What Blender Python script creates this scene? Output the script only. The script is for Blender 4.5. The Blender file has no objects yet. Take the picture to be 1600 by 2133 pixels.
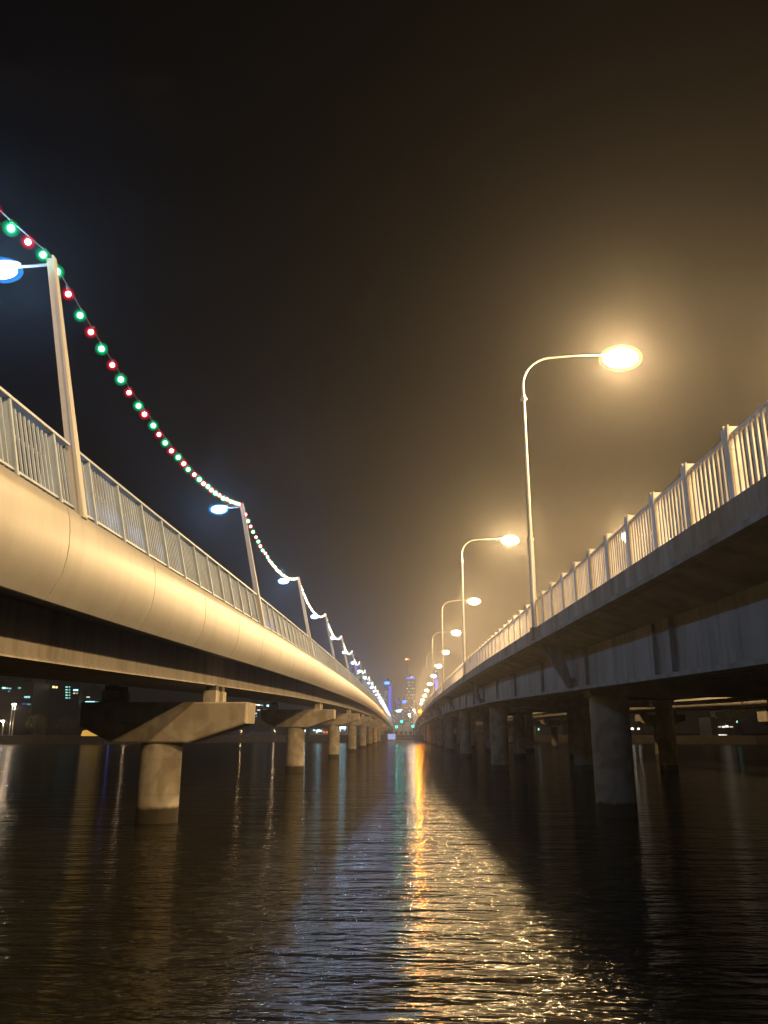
import bpy, math, random
from mathutils import Vector, Matrix
R = math.radians
scene = bpy.context.scene
EYE = 3.2          # camera height above the water; heights below are measured from the water (z = 0)

# ------------------------------------------------------------------ camera
cam_d = bpy.data.cameras.new("camera")
cam = bpy.data.objects.new("camera", cam_d)
scene.collection.objects.link(cam)
cam.location = (0, 0, EYE)
cam.rotation_euler = (R(90 + 15.54), 0, R(1.33))
cam_d.sensor_fit = 'HORIZONTAL'
cam_d.sensor_width = 36
cam_d.lens = 36 * 1660 / 1600
cam_d.clip_start = 0.1
cam_d.clip_end = 6000
scene.camera = cam

# ------------------------------------------------------------------ world: night sky with town glow low down
world = bpy.data.worlds.new("World")
scene.world = world
world.use_nodes = True
wt = world.node_tree
wt.nodes.clear()
w_out = wt.nodes.new('ShaderNodeOutputWorld')
w_bg = wt.nodes.new('ShaderNodeBackground')
w_tc = wt.nodes.new('ShaderNodeTexCoord')
w_sep = wt.nodes.new('ShaderNodeSeparateXYZ')
w_ramp = wt.nodes.new('ShaderNodeValToRGB')
wt.links.new(w_tc.outputs['Generated'], w_sep.inputs[0])
wt.links.new(w_sep.outputs['Z'], w_ramp.inputs[0])
cr = w_ramp.color_ramp
cr.elements[0].position = 0.0
cr.elements[0].color = (0.010, 0.0078, 0.006, 1)
cr.elements[1].position = 0.62
cr.elements[1].color = (0.0003, 0.0005, 0.0009, 1)
e = cr.elements.new(0.22); e.color = (0.0035, 0.003, 0.0028, 1)
w_noise = wt.nodes.new('ShaderNodeTexNoise')
w_noise.inputs['Scale'].default_value = 3.2
w_noise.inputs['Detail'].default_value = 5
w_map = wt.nodes.new('ShaderNodeMapping')
w_map.inputs['Scale'].default_value = (1, 1, 2.6)
wt.links.new(w_tc.outputs['Generated'], w_map.inputs[0])
wt.links.new(w_map.outputs[0], w_noise.inputs['Vector'])
w_cr2 = wt.nodes.new('ShaderNodeValToRGB')
w_cr2.color_ramp.elements[0].position = 0.55
w_cr2.color_ramp.elements[0].color = (0, 0, 0, 1)
w_cr2.color_ramp.elements[1].position = 0.85
w_cr2.color_ramp.elements[1].color = (0.012, 0.0075, 0.005, 1)
wt.links.new(w_noise.outputs['Fac'], w_cr2.inputs[0])
w_add = wt.nodes.new('ShaderNodeMix')
w_add.data_type = 'RGBA'; w_add.blend_type = 'ADD'
w_add.inputs[0].default_value = 1.0
wt.links.new(w_ramp.outputs[0], w_add.inputs[6])
wt.links.new(w_cr2.outputs[0], w_add.inputs[7])
wt.links.new(w_add.outputs[2], w_bg.inputs['Color'])
w_bg.inputs['Strength'].default_value = 1.0
wt.links.new(w_bg.outputs[0], w_out.inputs['Surface'])

# ------------------------------------------------------------------ exposure and sampling
scene.view_settings.view_transform = 'Standard'
scene.view_settings.look = 'None'
scene.view_settings.exposure = 0.0
scene.view_settings.gamma = 1.0
scene.view_settings.use_curve_mapping = False
scene.render.engine = 'CYCLES'
cy = scene.cycles
cy.use_denoising = True
cy.max_bounces = 5
cy.diffuse_bounces = 2
cy.glossy_bounces = 3
cy.transmission_bounces = 2
cy.volume_bounces = 0
cy.transparent_max_bounces = 12
cy.sample_clamp_direct = 0
cy.sample_clamp_indirect = 3
cy.caustics_reflective = False
cy.caustics_refractive = False

# lamp settings (watts and colours)
WARM = (1.0, 0.64, 0.28)
COOL = (0.30, 0.56, 1.0)
P_ROAD = 17500.0
P_PATH = 900.0
ADDED_HAZE_DENSITY = 0.00068

# ------------------------------------------------------------------ small helpers
def interp(tab, y):
    if y <= tab[0][0]: 
        a, b = tab[0], tab[1]
    elif y >= tab[-1][0]:
        a, b = tab[-2], tab[-1]
    else:
        for i in range(len(tab) - 1):
            if tab[i][0] <= y <= tab[i + 1][0]:
                break
        # monotone-ish cubic through neighbours
        p0 = tab[max(i - 1, 0)]; p1 = tab[i]; p2 = tab[i + 1]; p3 = tab[min(i + 2, len(tab) - 1)]
        h = p2[0] - p1[0]
        m1 = (p2[1] - p0[1]) / (p2[0] - p0[0])
        m2 = (p3[1] - p1[1]) / (p3[0] - p1[0])
        t = (y - p1[0]) / h
        return ((2*t**3 - 3*t**2 + 1) * p1[1] + (t**3 - 2*t**2 + t) * h * m1
                + (-2*t**3 + 3*t**2) * p2[1] + (t**3 - t**2) * h * m2)
    return a[1] + (b[1] - a[1]) * (y - a[0]) / (b[0] - a[0])

# height of the lower edge of the white cladding (left bridge) and of the barrier foot (middle bridge)
LT = [(-80, 0.95), (-20, 1.95), (12, 2.38), (36, 2.98), (60, 3.52), (106, 4.25), (150, 4.68),
      (200, 4.9), (250, 4.92), (330, 4.4), (420, 3.6), (520, 2.8)]
RT = [(-80, 2.7), (-20, 3.35), (13.5, 3.86), (34.5, 4.33), (59, 4.88), (79, 5.2), (114, 5.68), (160, 6.08),
      (213, 6.2), (280, 6.0), (350, 5.4), (430, 4.5), (520, 3.4)]
FT = [(-80, 2.0), (76, 2.75), (123, 3.45), (199, 4.0), (340, 4.1), (430, 3.6), (520, 3.0)]
def lz(y): return interp(LT, y) + EYE
def rz(y): return interp(RT, y) + EYE
def fz(y): return interp(FT, y) + EYE

def stations(y0, y1, near=2.5, far=10.0, lim=110):
    ys, y = [], y0
    while y < y1 - 1e-6:
        ys.append(y)
        y += near if y < lim else far
    ys.append(y1)
    return ys

class MB:
    def __init__(s): s.v = []; s.f = []; s.m = []
    def add(s, vs, fs, mi=0):
        n = len(s.v); s.v += [tuple(p) for p in vs]
        s.f += [tuple(n + i for i in q) for q in fs]; s.m += [mi] * len(fs)
    def box(s, x0, x1, y0, y1, z0, z1, mi=0):
        v = [(x, y, z) for z in (z0, z1) for y in (y0, y1) for x in (x0, x1)]
        s.add(v, [(0,2,3,1),(4,5,7,6),(0,1,5,4),(2,6,7,3),(0,4,6,2),(1,3,7,5)], mi)
    def hexa(s, bot, top, mi=0):
        s.add(list(bot) + list(top), [(3,2,1,0),(4,5,6,7),(0,1,5,4),(1,2,6,5),(2,3,7,6),(3,0,4,7)], mi)
    def prism_y(s, prof, ys, zf, mi=0, close=True, cap=True):
        n = len(prof); vs = []
        for y in ys:
            z = zf(y)
            vs += [(x, y, z + dz) for x, dz in prof]
        fs = []
        for i in range(len(ys) - 1):
            for j in range(n if close else n - 1):
                a = i*n + j; b = i*n + (j+1) % n
                fs.append((a, b, b + n, a + n))
        if close and cap:
            fs.append(tuple(range(n))); fs.append(tuple((len(ys)-1)*n + k for k in reversed(range(n))))
        s.add(vs, fs, mi)
    def tube(s, pts, rads, n=10, mi=0, cap=True, sx=1.0, sy=1.0):
        pts = [Vector(p) for p in pts]
        if not isinstance(rads, (list, tuple)): rads = [rads] * len(pts)
        vs = []; ref = None
        for i, p in enumerate(pts):
            t = (pts[min(i+1, len(pts)-1)] - pts[max(i-1, 0)]).normalized()
            if ref is None:
                ref = Vector((1, 0, 0)) if abs(t.x) < .8 else Vector((0, 1, 0))
            a = (ref - t * ref.dot(t)).normalized(); ref = a; b = t.cross(a)
            for k in range(n):
                th = 2*math.pi*k/n
                vs.append(p + a*math.cos(th)*rads[i]*sx + b*math.sin(th)*rads[i]*sy)
        fs = []
        for i in range(len(pts)-1):
            for k in range(n):
                fs.append((i*n+k, i*n+(k+1) % n, (i+1)*n+(k+1) % n, (i+1)*n+k))
        if cap:
            fs.append(tuple(reversed(range(n)))); fs.append(tuple((len(pts)-1)*n+k for k in range(n)))
        s.add(vs, fs, mi)
    def ball(s, c, r, nu=10, nv=6, mi=0, zlo=-1.0, zhi=1.0):
        if not isinstance(r, (list, tuple)): r = (r, r, r)
        vs = []; fs = []
        a0 = math.asin(zlo); a1 = math.asin(zhi)
        for j in range(nv+1):
            a = a0 + (a1-a0)*j/nv
            for i in range(nu):
                th = 2*math.pi*i/nu
                vs.append((c[0]+r[0]*math.cos(a)*math.cos(th), c[1]+r[1]*math.cos(a)*math.sin(th), c[2]+r[2]*math.sin(a)))
        for j in range(nv):
            for i in range(nu):
                fs.append((j*nu+i, j*nu+(i+1) % nu, (j+1)*nu+(i+1) % nu, (j+1)*nu+i))
        fs.append(tuple(reversed(range(nu)))); fs.append(tuple(nv*nu+k for k in range(nu)))
        s.add(vs, fs, mi)
    def mesh(s, name, mats, smooth=False):
        me = bpy.data.meshes.new(name)
        me.from_pydata(s.v, [], s.f)
        if not isinstance(mats, (list, tuple)): mats = [mats]
        for m in mats: me.materials.append(m)
        me.polygons.foreach_set('material_index', s.m)
        if smooth:
            me.polygons.foreach_set('use_smooth', [True]*len(s.f))
            try: me.set_sharp_from_angle(angle=R(40))
            except Exception: pass
        me.update()
        return me
    def build(s, name, mats, parent=None, smooth=False, loc=None):
        return put(name, s.mesh(name, mats, smooth), parent, loc)

def put(name, me, parent=None, loc=None):
    o = bpy.data.objects.new(name, me)
    scene.collection.objects.link(o)
    if parent is not None: o.parent = parent
    if loc is not None: o.location = loc
    return o

def tag(o, label=None, cat=None, group=None, kind=None):
    if label: o['label'] = label
    if cat: o['category'] = cat
    if group: o['group'] = group
    if kind: o['kind'] = kind
    return o

def thing(name, label, cat, loc=(0, 0, 0), group=None):
    o = bpy.data.objects.new(name, None)
    scene.collection.objects.link(o)
    o.location = loc
    o.empty_display_size = 0.3
    return tag(o, label, cat, group)

def copy_tree(o, parent=None):
    c = o.copy(); scene.collection.objects.link(c)
    if parent is not None: c.parent = parent
    for ch in list(o.children): copy_tree(ch, c)
    return c

ORD = ['nearest', 'second', 'third', 'fourth', 'fifth', 'sixth', 'seventh', 'eighth', 'ninth', 'tenth', 'eleventh',
       'twelfth', 'thirteenth', 'fourteenth', 'fifteenth', 'sixteenth', 'seventeenth', 'eighteenth', 'nineteenth',
       'twentieth', 'twenty-first', 'twenty-second', 'twenty-third', 'twenty-fourth']

# ------------------------------------------------------------------ materials
def mat(name, col, rough=0.6, metal=0.0, var=0.15, scale=1.5, bump=0.0, bscale=20, spec=0.5, streak=False):
    m = bpy.data.materials.new(name); m.use_nodes = True
    nt = m.node_tree; b = nt.nodes['Principled BSDF']
    b.inputs['Roughness'].default_value = rough
    b.inputs['Metallic'].default_value = metal
    b.inputs['Specular IOR Level'].default_value = spec
    tc = nt.nodes.new('ShaderNodeTexCoord')
    mp = nt.nodes.new('ShaderNodeMapping')
    if streak: mp.inputs['Scale'].default_value = (1.0, 1.0, 0.22)
    nt.links.new(tc.outputs['Object'], mp.inputs[0])
    n = nt.nodes.new('ShaderNodeTexNoise'); n.inputs['Scale'].default_value = scale; n.inputs['Detail'].default_value = 6
    n.inputs['Roughness'].default_value = 0.65
    nt.links.new(mp.outputs[0], n.inputs['Vector'])
    r = nt.nodes.new('ShaderNodeValToRGB')
    r.color_ramp.elements[0].position = 0.3; r.color_ramp.elements[1].position = 0.7
    r.color_ramp.elements[0].color = tuple(c*(1-var) for c in col) + (1,)
    r.color_ramp.elements[1].color = tuple(min(1, c*(1+var)) for c in col) + (1,)
    nt.links.new(n.outputs['Fac'], r.inputs[0])
    nt.links.new(r.outputs[0], b.inputs['Base Color'])
    if bump:
        n2 = nt.nodes.new('ShaderNodeTexNoise'); n2.inputs['Scale'].default_value = bscale; n2.inputs['Detail'].default_value = 4
        nt.links.new(tc.outputs['Object'], n2.inputs['Vector'])
        bp = nt.nodes.new('ShaderNodeBump'); bp.inputs['Strength'].default_value = bump; bp.inputs['Distance'].default_value = 0.02
        nt.links.new(n2.outputs['Fac'], bp.inputs['Height']); nt.links.new(bp.outputs[0], b.inputs['Normal'])
    return m, nt, b, r

def glow(name, col, strength, sampling='AUTO'):
    m = bpy.data.materials.new(name); m.use_nodes = True
    nt = m.node_tree; nt.nodes.clear()
    o = nt.nodes.new('ShaderNodeOutputMaterial'); em = nt.nodes.new('ShaderNodeEmission')
    em.inputs['Color'].default_value = tuple(col) + (1,); em.inputs['Strength'].default_value = strength
    nt.links.new(em.outputs[0], o.inputs['Surface'])
    m.cycles.emission_sampling = sampling
    return m

def glow_shell(name, col, strength, cover):  # see-through emissive shell, for lit lenses and added bloom halos
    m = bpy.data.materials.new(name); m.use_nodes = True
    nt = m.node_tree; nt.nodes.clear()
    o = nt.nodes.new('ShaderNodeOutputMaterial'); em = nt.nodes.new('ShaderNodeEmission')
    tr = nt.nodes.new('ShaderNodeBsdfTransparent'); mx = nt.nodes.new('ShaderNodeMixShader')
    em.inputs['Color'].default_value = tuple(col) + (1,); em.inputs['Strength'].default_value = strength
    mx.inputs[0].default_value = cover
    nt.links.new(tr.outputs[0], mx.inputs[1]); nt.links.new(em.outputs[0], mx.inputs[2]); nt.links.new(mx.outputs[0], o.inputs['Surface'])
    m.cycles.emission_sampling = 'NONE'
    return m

M = {}
def weather(m, amount, sc, zs, lo, hi):
    nt = m.node_tree; b = nt.nodes['Principled BSDF']; src = b.inputs['Base Color'].links[0].from_socket
    geo = nt.nodes.new('ShaderNodeNewGeometry'); mp = nt.nodes.new('ShaderNodeMapping'); mp.inputs['Scale'].default_value = (1, 1, zs)
    nt.links.new(geo.outputs['Position'], mp.inputs[0])
    n = nt.nodes.new('ShaderNodeTexNoise'); n.inputs['Scale'].default_value = sc; n.inputs['Detail'].default_value = 7; n.inputs['Roughness'].default_value = .7
    nt.links.new(mp.outputs[0], n.inputs['Vector'])
    rr = nt.nodes.new('ShaderNodeValToRGB'); rr.color_ramp.elements[0].position = lo; rr.color_ramp.elements[1].position = hi
    rr.color_ramp.elements[0].color = (1-amount, 1-amount*1.08, 1-amount*1.2, 1); rr.color_ramp.elements[1].color = (1, 1, 1, 1)
    nt.links.new(n.outputs['Fac'], rr.inputs[0])
    ml = nt.nodes.new('ShaderNodeMix'); ml.data_type = 'RGBA'; ml.blend_type = 'MULTIPLY'; ml.inputs[0].default_value = 1
    nt.links.new(src, ml.inputs[6]); nt.links.new(rr.outputs[0], ml.inputs[7]); nt.links.new(ml.outputs[2], b.inputs['Base Color'])
M['cladding'] = mat('painted_cladding', (0.40, 0.395, 0.385), 0.42, var=0.05, scale=0.8, streak=True)[0]
M['concrete_deck'] = mat('deck_concrete', (0.34, 0.32, 0.29), 0.85, var=0.2, scale=1.2, bump=0.3)[0]
M['girder'] = mat('girder_concrete', (0.38, 0.35, 0.31), 0.8, var=0.14, scale=0.9, streak=True, bump=0.2)[0]
M['old_web'] = mat('old_girder_paint', (0.20, 0.185, 0.165), 0.7, var=0.16, scale=0.9, streak=True, bump=0.2)[0]
M['old_deck'] = mat('old_deck_concrete', (0.30, 0.27, 0.23), 0.85, var=0.25, scale=0.8, streak=True, bump=0.3)[0]
M['rail_paint'] = mat('rail_paint', (0.38, 0.47, 0.62), 0.45, metal=0.0, var=0.06, scale=3)[0]
M['barrier'] = mat('barrier_paint', (0.82, 0.78, 0.70), 0.4, var=0.08, scale=2)[0]
M['galv'] = mat('galvanised_steel', (0.55, 0.55, 0.54), 0.42, metal=0.6, var=0.1, scale=4)[0]
M['pole_paint'] = mat('pole_paint', (0.46, 0.46, 0.46), 0.5, var=0.06, scale=2)[0]
M['dark_metal'] = mat('dark_metal', (0.06, 0.06, 0.065), 0.5, metal=0.3, var=0.2, scale=3)[0]
M['rubber'] = mat('bearing_rubber', (0.05, 0.045, 0.04), 0.8, var=0.2, scale=5)[0]
M['asphalt'] = mat('asphalt', (0.05, 0.05, 0.05), 0.9, var=0.25, scale=6)[0]
M['render_wall'] = mat('rendered_wall', (0.42, 0.36, 0.30), 0.85, var=0.15, scale=0.5)[0]
M['dark_wall'] = mat('tower_wall', (0.045, 0.05, 0.06), 0.5, var=0.2, scale=0.05)[0]
M['blue_wall'] = mat('blue_tower_wall', (0.10, 0.13, 0.24), 0.4, var=0.2, scale=0.05)[0]
M['bank'] = mat('bank_earth', (0.07, 0.07, 0.045), 0.95, var=0.4, scale=0.3, bump=0.5, bscale=2)[0]
M['seawall'] = mat('seawall_stone', (0.10, 0.085, 0.07), 0.9, var=0.35, scale=0.7, bump=0.6, bscale=2)[0]
M['bark'] = mat('bark', (0.10, 0.075, 0.05), 0.95, var=0.3, scale=6)[0]
M['leaf'] = mat('leaf', (0.11, 0.12, 0.04), 0.7, var=0.45, scale=0.6)[0]
M['cable'] = mat('cable_sheath', (0.05, 0.045, 0.04), 0.6, var=0.1, scale=4)[0]
M['fabric'] = mat('tent_fabric', (0.7, 0.55, 0.3), 0.8, var=0.1, scale=1)[0]

weather(M['cladding'], .13, 1.7, .12, .34, .58)
weather(M['girder'], .35, 2.0, .15, .36, .56)
weather(M['old_web'], .5, 1.6, .12, .38, .58)
weather(M['old_deck'], .5, 1.4, .15, .38, .58)
weather(M['barrier'], .25, 3.0, .3, .38, .58)
weather(M['rail_paint'], .2, 3.0, .3, .38, .58)

def stained_concrete(colr=(0.37, 0.335, 0.285)):
    m, nt, b, r = mat('pier_concrete', colr, 0.85, var=0.2, scale=1.1, bump=0.35, bscale=12, streak=True)
    geo = nt.nodes.new('ShaderNodeNewGeometry'); sp = nt.nodes.new('ShaderNodeSeparateXYZ')
    nt.links.new(geo.outputs['Position'], sp.inputs[0])
    n = nt.nodes.new('ShaderNodeTexNoise'); n.inputs['Scale'].default_value = 2.2; n.inputs['Detail'].default_value = 5
    nt.links.new(geo.outputs['Position'], n.inputs['Vector'])
    ad = nt.nodes.new('ShaderNodeMath'); ad.operation = 'MULTIPLY_ADD'; ad.inputs[1].default_value = -0.22; 
    nt.links.new(n.outputs['Fac'], ad.inputs[0]); nt.links.new(sp.outputs['Z'], ad.inputs[2])
    mr = nt.nodes.new('ShaderNodeMapRange'); mr.inputs['From Min'].default_value = 0.38; mr.inputs['From Max'].default_value = 0.5
    nt.links.new(ad.outputs[0], mr.inputs['Value'])
    mx = nt.nodes.new('ShaderNodeMix'); mx.data_type = 'RGBA'
    mx.inputs[6].default_value = (0.035, 0.028, 0.014, 1)
    # blotchy darker patches
    n3 = nt.nodes.new('ShaderNodeTexNoise'); n3.inputs['Scale'].default_value = 0.9; n3.inputs['Detail'].default_value = 7
    n3.inputs['Distortion'].default_value = 1.0
    nt.links.new(geo.outputs['Position'], n3.inputs['Vector'])
    r3 = nt.nodes.new('ShaderNodeValToRGB'); r3.color_ramp.elements[0].position = 0.42; r3.color_ramp.elements[1].position = 0.56
    r3.color_ramp.elements[0].color = (0.72, 0.68, 0.62, 1); r3.color_ramp.elements[1].color = (1, 1, 1, 1)
    nt.links.new(n3.outputs['Fac'], r3.inputs[0])
    ml = nt.nodes.new('ShaderNodeMix'); ml.data_type = 'RGBA'; ml.blend_type = 'MULTIPLY'; ml.inputs[0].default_value = 1
    nt.links.new(r.outputs[0], ml.inputs[6]); nt.links.new(r3.outputs[0], ml.inputs[7])
    nt.links.new(mr.outputs[0], mx.inputs[0]); nt.links.new(ml.outputs[2], mx.inputs[7])
    nt.links.new(mx.outputs[2], b.inputs['Base Color'])
    return m
M['pier'] = stained_concrete()
M['old_pier'] = stained_concrete((0.26, 0.22, 0.17))

M['road_lens'] = glow_shell('lit_road_lens', (1.0, 0.78, 0.46), 150, 0.40)
M['road_lens'].cycles.emission_sampling = 'AUTO'
M['road_bowl'] = glow_shell('frosted_road_bowl', (1.0, 0.66, 0.28), 1.3, 0.25)  # halo shell added around the road lamp head to imitate bloom
M['path_bowl'] = glow_shell('frosted_path_bowl', (0.04, 0.34, 1.0), 1.2, 0.40)  # blue bloom rim of the path lamp, added as an emissive shell
M['path_lens'] = glow_shell('lit_path_lens', (0.50, 0.76, 1.0), 60, 0.40)
M['path_lens'].cycles.emission_sampling = 'AUTO'
M['bulb_core_green'] = glow('bulb_core_green', (0.55, 1.0, 0.80), 40.0, 'AUTO')
M['bulb_core_red'] = glow('bulb_core_red', (1.0, 0.50, 0.50), 40.0, 'AUTO')
M['bulb_green'] = glow_shell('bulb_glass_green', (0.0, 1.0, 0.33), 1.1, 0.45)  # coloured bloom added around the bulb core as a glowing shell
M['bulb_red'] = glow_shell('bulb_glass_red', (1.0, 0.02, 0.05), 1.1, 0.45)  # same added bloom shell in red

M['bulb_green_outer'] = glow_shell('bulb_haze_green', (0.0, 1.0, 0.33), 0.6, 0.18)  # fainter outer bloom shell added around the bulb
M['bulb_red_outer'] = glow_shell('bulb_haze_red', (1.0, 0.02, 0.05), 0.6, 0.18)  # red version of the added outer bloom shell

def water_mat():
    m = bpy.data.materials.new('water'); m.use_nodes = True
    nt = m.node_tree; b = nt.nodes['Principled BSDF']
    b.inputs['Base Color'].default_value = (0.012, 0.011, 0.006, 1)
    b.inputs['Roughness'].default_value = 0.12
    b.inputs['IOR'].default_value = 1.33
    tc = nt.nodes.new('ShaderNodeTexCoord')
    prev = None
    for (sx, sy, sc, dist, det, rot) in ((0.22, 1.0, 0.5, 0.26, 2, 3), (0.26, 1.0, 1.6, 0.22, 3, -4), (0.27, 1.0, 4.2, 0.105, 3, 4), (0.40, 1.0, 9, 0.030, 1, -6)):
        mp = nt.nodes.new('ShaderNodeMapping'); mp.inputs['Scale'].default_value = (sx, sy, 1); mp.inputs['Rotation'].default_value = (0, 0, R(rot))
        nt.links.new(tc.outputs['Object'], mp.inputs[0])
        n = nt.nodes.new('ShaderNodeTexNoise'); n.inputs['Scale'].default_value = sc; n.inputs['Detail'].default_value = det
        n.inputs['Distortion'].default_value = 0.4
        nt.links.new(mp.outputs[0], n.inputs['Vector'])
        bp = nt.nodes.new('ShaderNodeBump'); bp.inputs['Strength'].default_value = 1.0; bp.inputs['Distance'].default_value = dist
        nt.links.new(n.outputs['Fac'], bp.inputs['Height'])
        if prev: nt.links.new(prev.outputs[0], bp.inputs['Normal'])
        prev = bp
    nt.links.new(prev.outputs[0], b.inputs['Normal'])
    return m
M['water'] = water_mat()

# ------------------------------------------------------------------ water, river banks
w = MB(); w.add([(-1100, -200, 0), (1100, -200, 0), (1100, 1500, 0), (-1100, 1500, 0)], [(0, 1, 2, 3)])
tag(w.build('water', M['water']), kind='structure')

SHORE = [(-1000, 225), (-260, 232), (-150, 240), (-95, 262), (-62, 318), (-40, 338), (45, 340), (70, 300), (110, 262), (200, 235), (1000, 215)]
LAND_Z = 2.5
b = MB()
n = len(SHORE)
random.seed(4)
top = [(x, y, LAND_Z) for x, y in SHORE] + [(1000, 1400, 4), (-1000, 1400, 4)]
b.add(top, [tuple(range(len(top)))], 0)
tag(b.build('riverbank_ground', [M['bank']]), kind='structure')
b = MB()
for i in range(n - 1):
    (x0, y0), (x1, y1) = SHORE[i], SHORE[i+1]
    k = max(1, int(math.hypot(x1-x0, y1-y0) / 6)) if abs(x0) < 300 and abs(x1) < 300 else 1
    for j in range(k):
        a = (x0+(x1-x0)*j/k, y0+(y1-y0)*j/k); c = (x0+(x1-x0)*(j+1)/k, y0+(y1-y0)*(j+1)/k)
        b.hexa([(a[0], a[1]-1.0, -1), (c[0], c[1]-1.0, -1), (c[0], c[1]+.6, -1), (a[0], a[1]+.6, -1)],
               [(a[0], a[1]-.35, LAND_Z+.15), (c[0], c[1]-.35, LAND_Z+.15), (c[0], c[1]+.6, LAND_Z+.15), (a[0], a[1]+.6, LAND_Z+.15)])
tag(b.build('seawall', M['seawall']), 'long dark stone sea wall along the far river bank', 'wall')

# ------------------------------------------------------------------ LEFT BRIDGE
Y0, Y1 = -60.0, 515.0
lb = thing('footpath_bridge', 'bridge on the left with curved cream cladding and a slim dark deck', 'bridge', (0, 0, 0))
ys = stations(Y0, Y1)
d = MB(); d.prism_y([(-6.42, 1.50), (-6.24, 0.10), (-8.2, -0.04), (-12.0, 0.10), (-11.8, 1.50)], ys, lz)
d.build('deck', M['concrete_deck'], lb)
g = MB(); g.prism_y([(-7.25, -0.02), (-7.25, -1.04), (-10.9, -1.04), (-10.9, -0.02)], ys, lz)
g.prism_y([(-7.20, -1.0), (-7.20, -1.08), (-10.95, -1.08), (-10.95, -1.0)], ys, lz)
g.build('box_girder', M['girder'], lb)
e_ = MB(); e_.prism_y([(-12.05, 0.0), (-12.35, 0.6), (-12.3, 1.2), (-12.05, 1.6), (-12.02, 0.2)], ys, lz)
e_.build('edge_beam', M['cladding'], lb)
CL = [(-6.34, 1.56), (-6.10, 1.58), (-5.99, 1.48), (-5.93, 1.30), (-5.895, 1.05), (-5.885, 0.80), (-5.90, 0.56), (-5.94, 0.34), (-6.01, 0.14), (-6.10, -0.02), (-6.20, -0.18), (-6.28, -0.18), (-6.31, 0.02)]  # hidden bottom lip added to lower the shadow edge on the girder
PW = 5.03
rest = MB()
k = 0; y = 13.6 - PW * 15
while y < Y1 - PW:
    yy = [y + .018 + (PW - .036) * t / 3 for t in range(4)]
    if 3 < y and k < 98:
        p = MB(); p.prism_y(CL, yy, lz); p.build('cladding_panel', M['cladding'], lb, smooth=True); k += 1
    else:
        rest.prism_y(CL, yy, lz)
    y += PW
tag(rest.build('cladding_panel', M['cladding'], lb, smooth=True), kind='stuff')
s_ = MB(); s_.prism_y([(-6.30, 1.50), (-6.30, 0.1), (-6.36, 0.1), (-6.42, 1.50)], ys, lz)
s_.build('joint_backing', M['dark_metal'], lb)

# railing on the left bridge: leaning fins, balusters, top rail and handrail
rl = thing('bridge_railing', 'leaning pale metal railing on top of the curved cream cladding', 'railing')
PZ, HB, LEAN = 1.675, 1.34, 0.30
BASE_X = -6.06
def lean_x(t): return BASE_X - LEAN * t           # t = 0 at foot, 1 at top
def post_l(mb, y, z):
    # thin flat fin, edge towards the river
    t = .014
    b0, b1 = z + 1.55, z + 1.55 + HB - .02
    mb.hexa([(BASE_X, y-t, b0), (BASE_X, y+t, b0), (BASE_X-.34, y+t, b0), (BASE_X-.34, y-t, b0)],
            [(BASE_X-LEAN, y-t, b1), (BASE_X-LEAN, y+t, b1), (BASE_X-LEAN-.26, y+t, b1), (BASE_X-LEAN-.26, y-t, b1)])
    mb.hexa([(BASE_X+.02, y-.03, b0), (BASE_X+.02, y+.03, b0), (BASE_X-.012, y+.03, b0), (BASE_X-.012, y-.03, b0)],
            [(BASE_X-LEAN+.02, y-.03, b1), (BASE_X-LEAN+.02, y+.03, b1), (BASE_X-LEAN-.012, y+.03, b1), (BASE_X-LEAN-.012, y-.03, b1)])
def bal_l(mb, y, z):
    t = .013; b0, b1 = z + 1.60, z + 1.55 + HB - .07
    mb.hexa([(BASE_X-.06, y-t, b0), (BASE_X-.06, y+t, b0), (BASE_X-.10, y+t, b0), (BASE_X-.10, y-t, b0)],
            [(BASE_X-LEAN-.05, y-t, b1), (BASE_X-LEAN-.05, y+t, b1), (BASE_X-LEAN-.09, y+t, b1), (BASE_X-LEAN-.09, y-t, b1)])
LP0, LPS = 14.35, 20.1
lpoles = [LP0 + LPS * i for i in range(-3, 24)]
lpoles = [q for q in lpoles if q < Y1 - 20]
ysr = stations(Y0, Y1, 2.0, 6.0)
segs = []
edges = [Y0] + lpoles + [Y1 - 5]
tr_, hr_, br_ = MB(), MB(), MB()
for a, c in zip(edges[:-1], edges[1:]):
    seg = [a + .16] + [q for q in ysr if a + .8 < q < c - .8] + [c - .16]
    tx = BASE_X - LEAN
    tr_.prism_y([(tx+.035, 2.87), (tx+.03, 2.92), (tx-.22, 2.92), (tx-.22, 2.87)], seg, lz)
    hr_.prism_y([(BASE_X-.42, 2.36), (BASE_X-.385, 2.40), (BASE_X-.42, 2.44), (BASE_X-.455, 2.40)], seg, lz)
    br_.prism_y([(BASE_X-.04, 1.62), (BASE_X-.04, 1.66), (BASE_X-.12, 1.66), (BASE_X-.12, 1.62)], seg, lz)
tr_.build('top_rail', M['rail_paint'], rl); hr_.build('handrail', M['rail_paint'], rl); br_.build('bottom_rail', M['rail_paint'], rl)
rp, rb_ = MB(), MB(); kp = kb = 0
y = 13.5 - PZ * 42
while y < Y1 - 6:
    z = lz(y)
    if y > 7.5 and kp < 99:
        p = MB(); post_l(p, y, z); p.build('post', M['rail_paint'], rl); kp += 1
    else: post_l(rp, y, z)
    for j in range(1, 10):
        yb = y + PZ * j / 10
        if min(abs(yb - q) for q in lpoles) < .12: continue
        zb = lz(yb)
        if yb > 9.5 and kb < 99:
            p = MB(); bal_l(p, yb, zb); p.build('baluster', M['rail_paint'], rl); kb += 1
        elif yb < 260: bal_l(rb_, yb, zb)
    # handrail bracket
    rp.box(BASE_X-.42, BASE_X-.18, y-.012, y+.012, z+2.31, z+2.37)
    y += PZ
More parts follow.
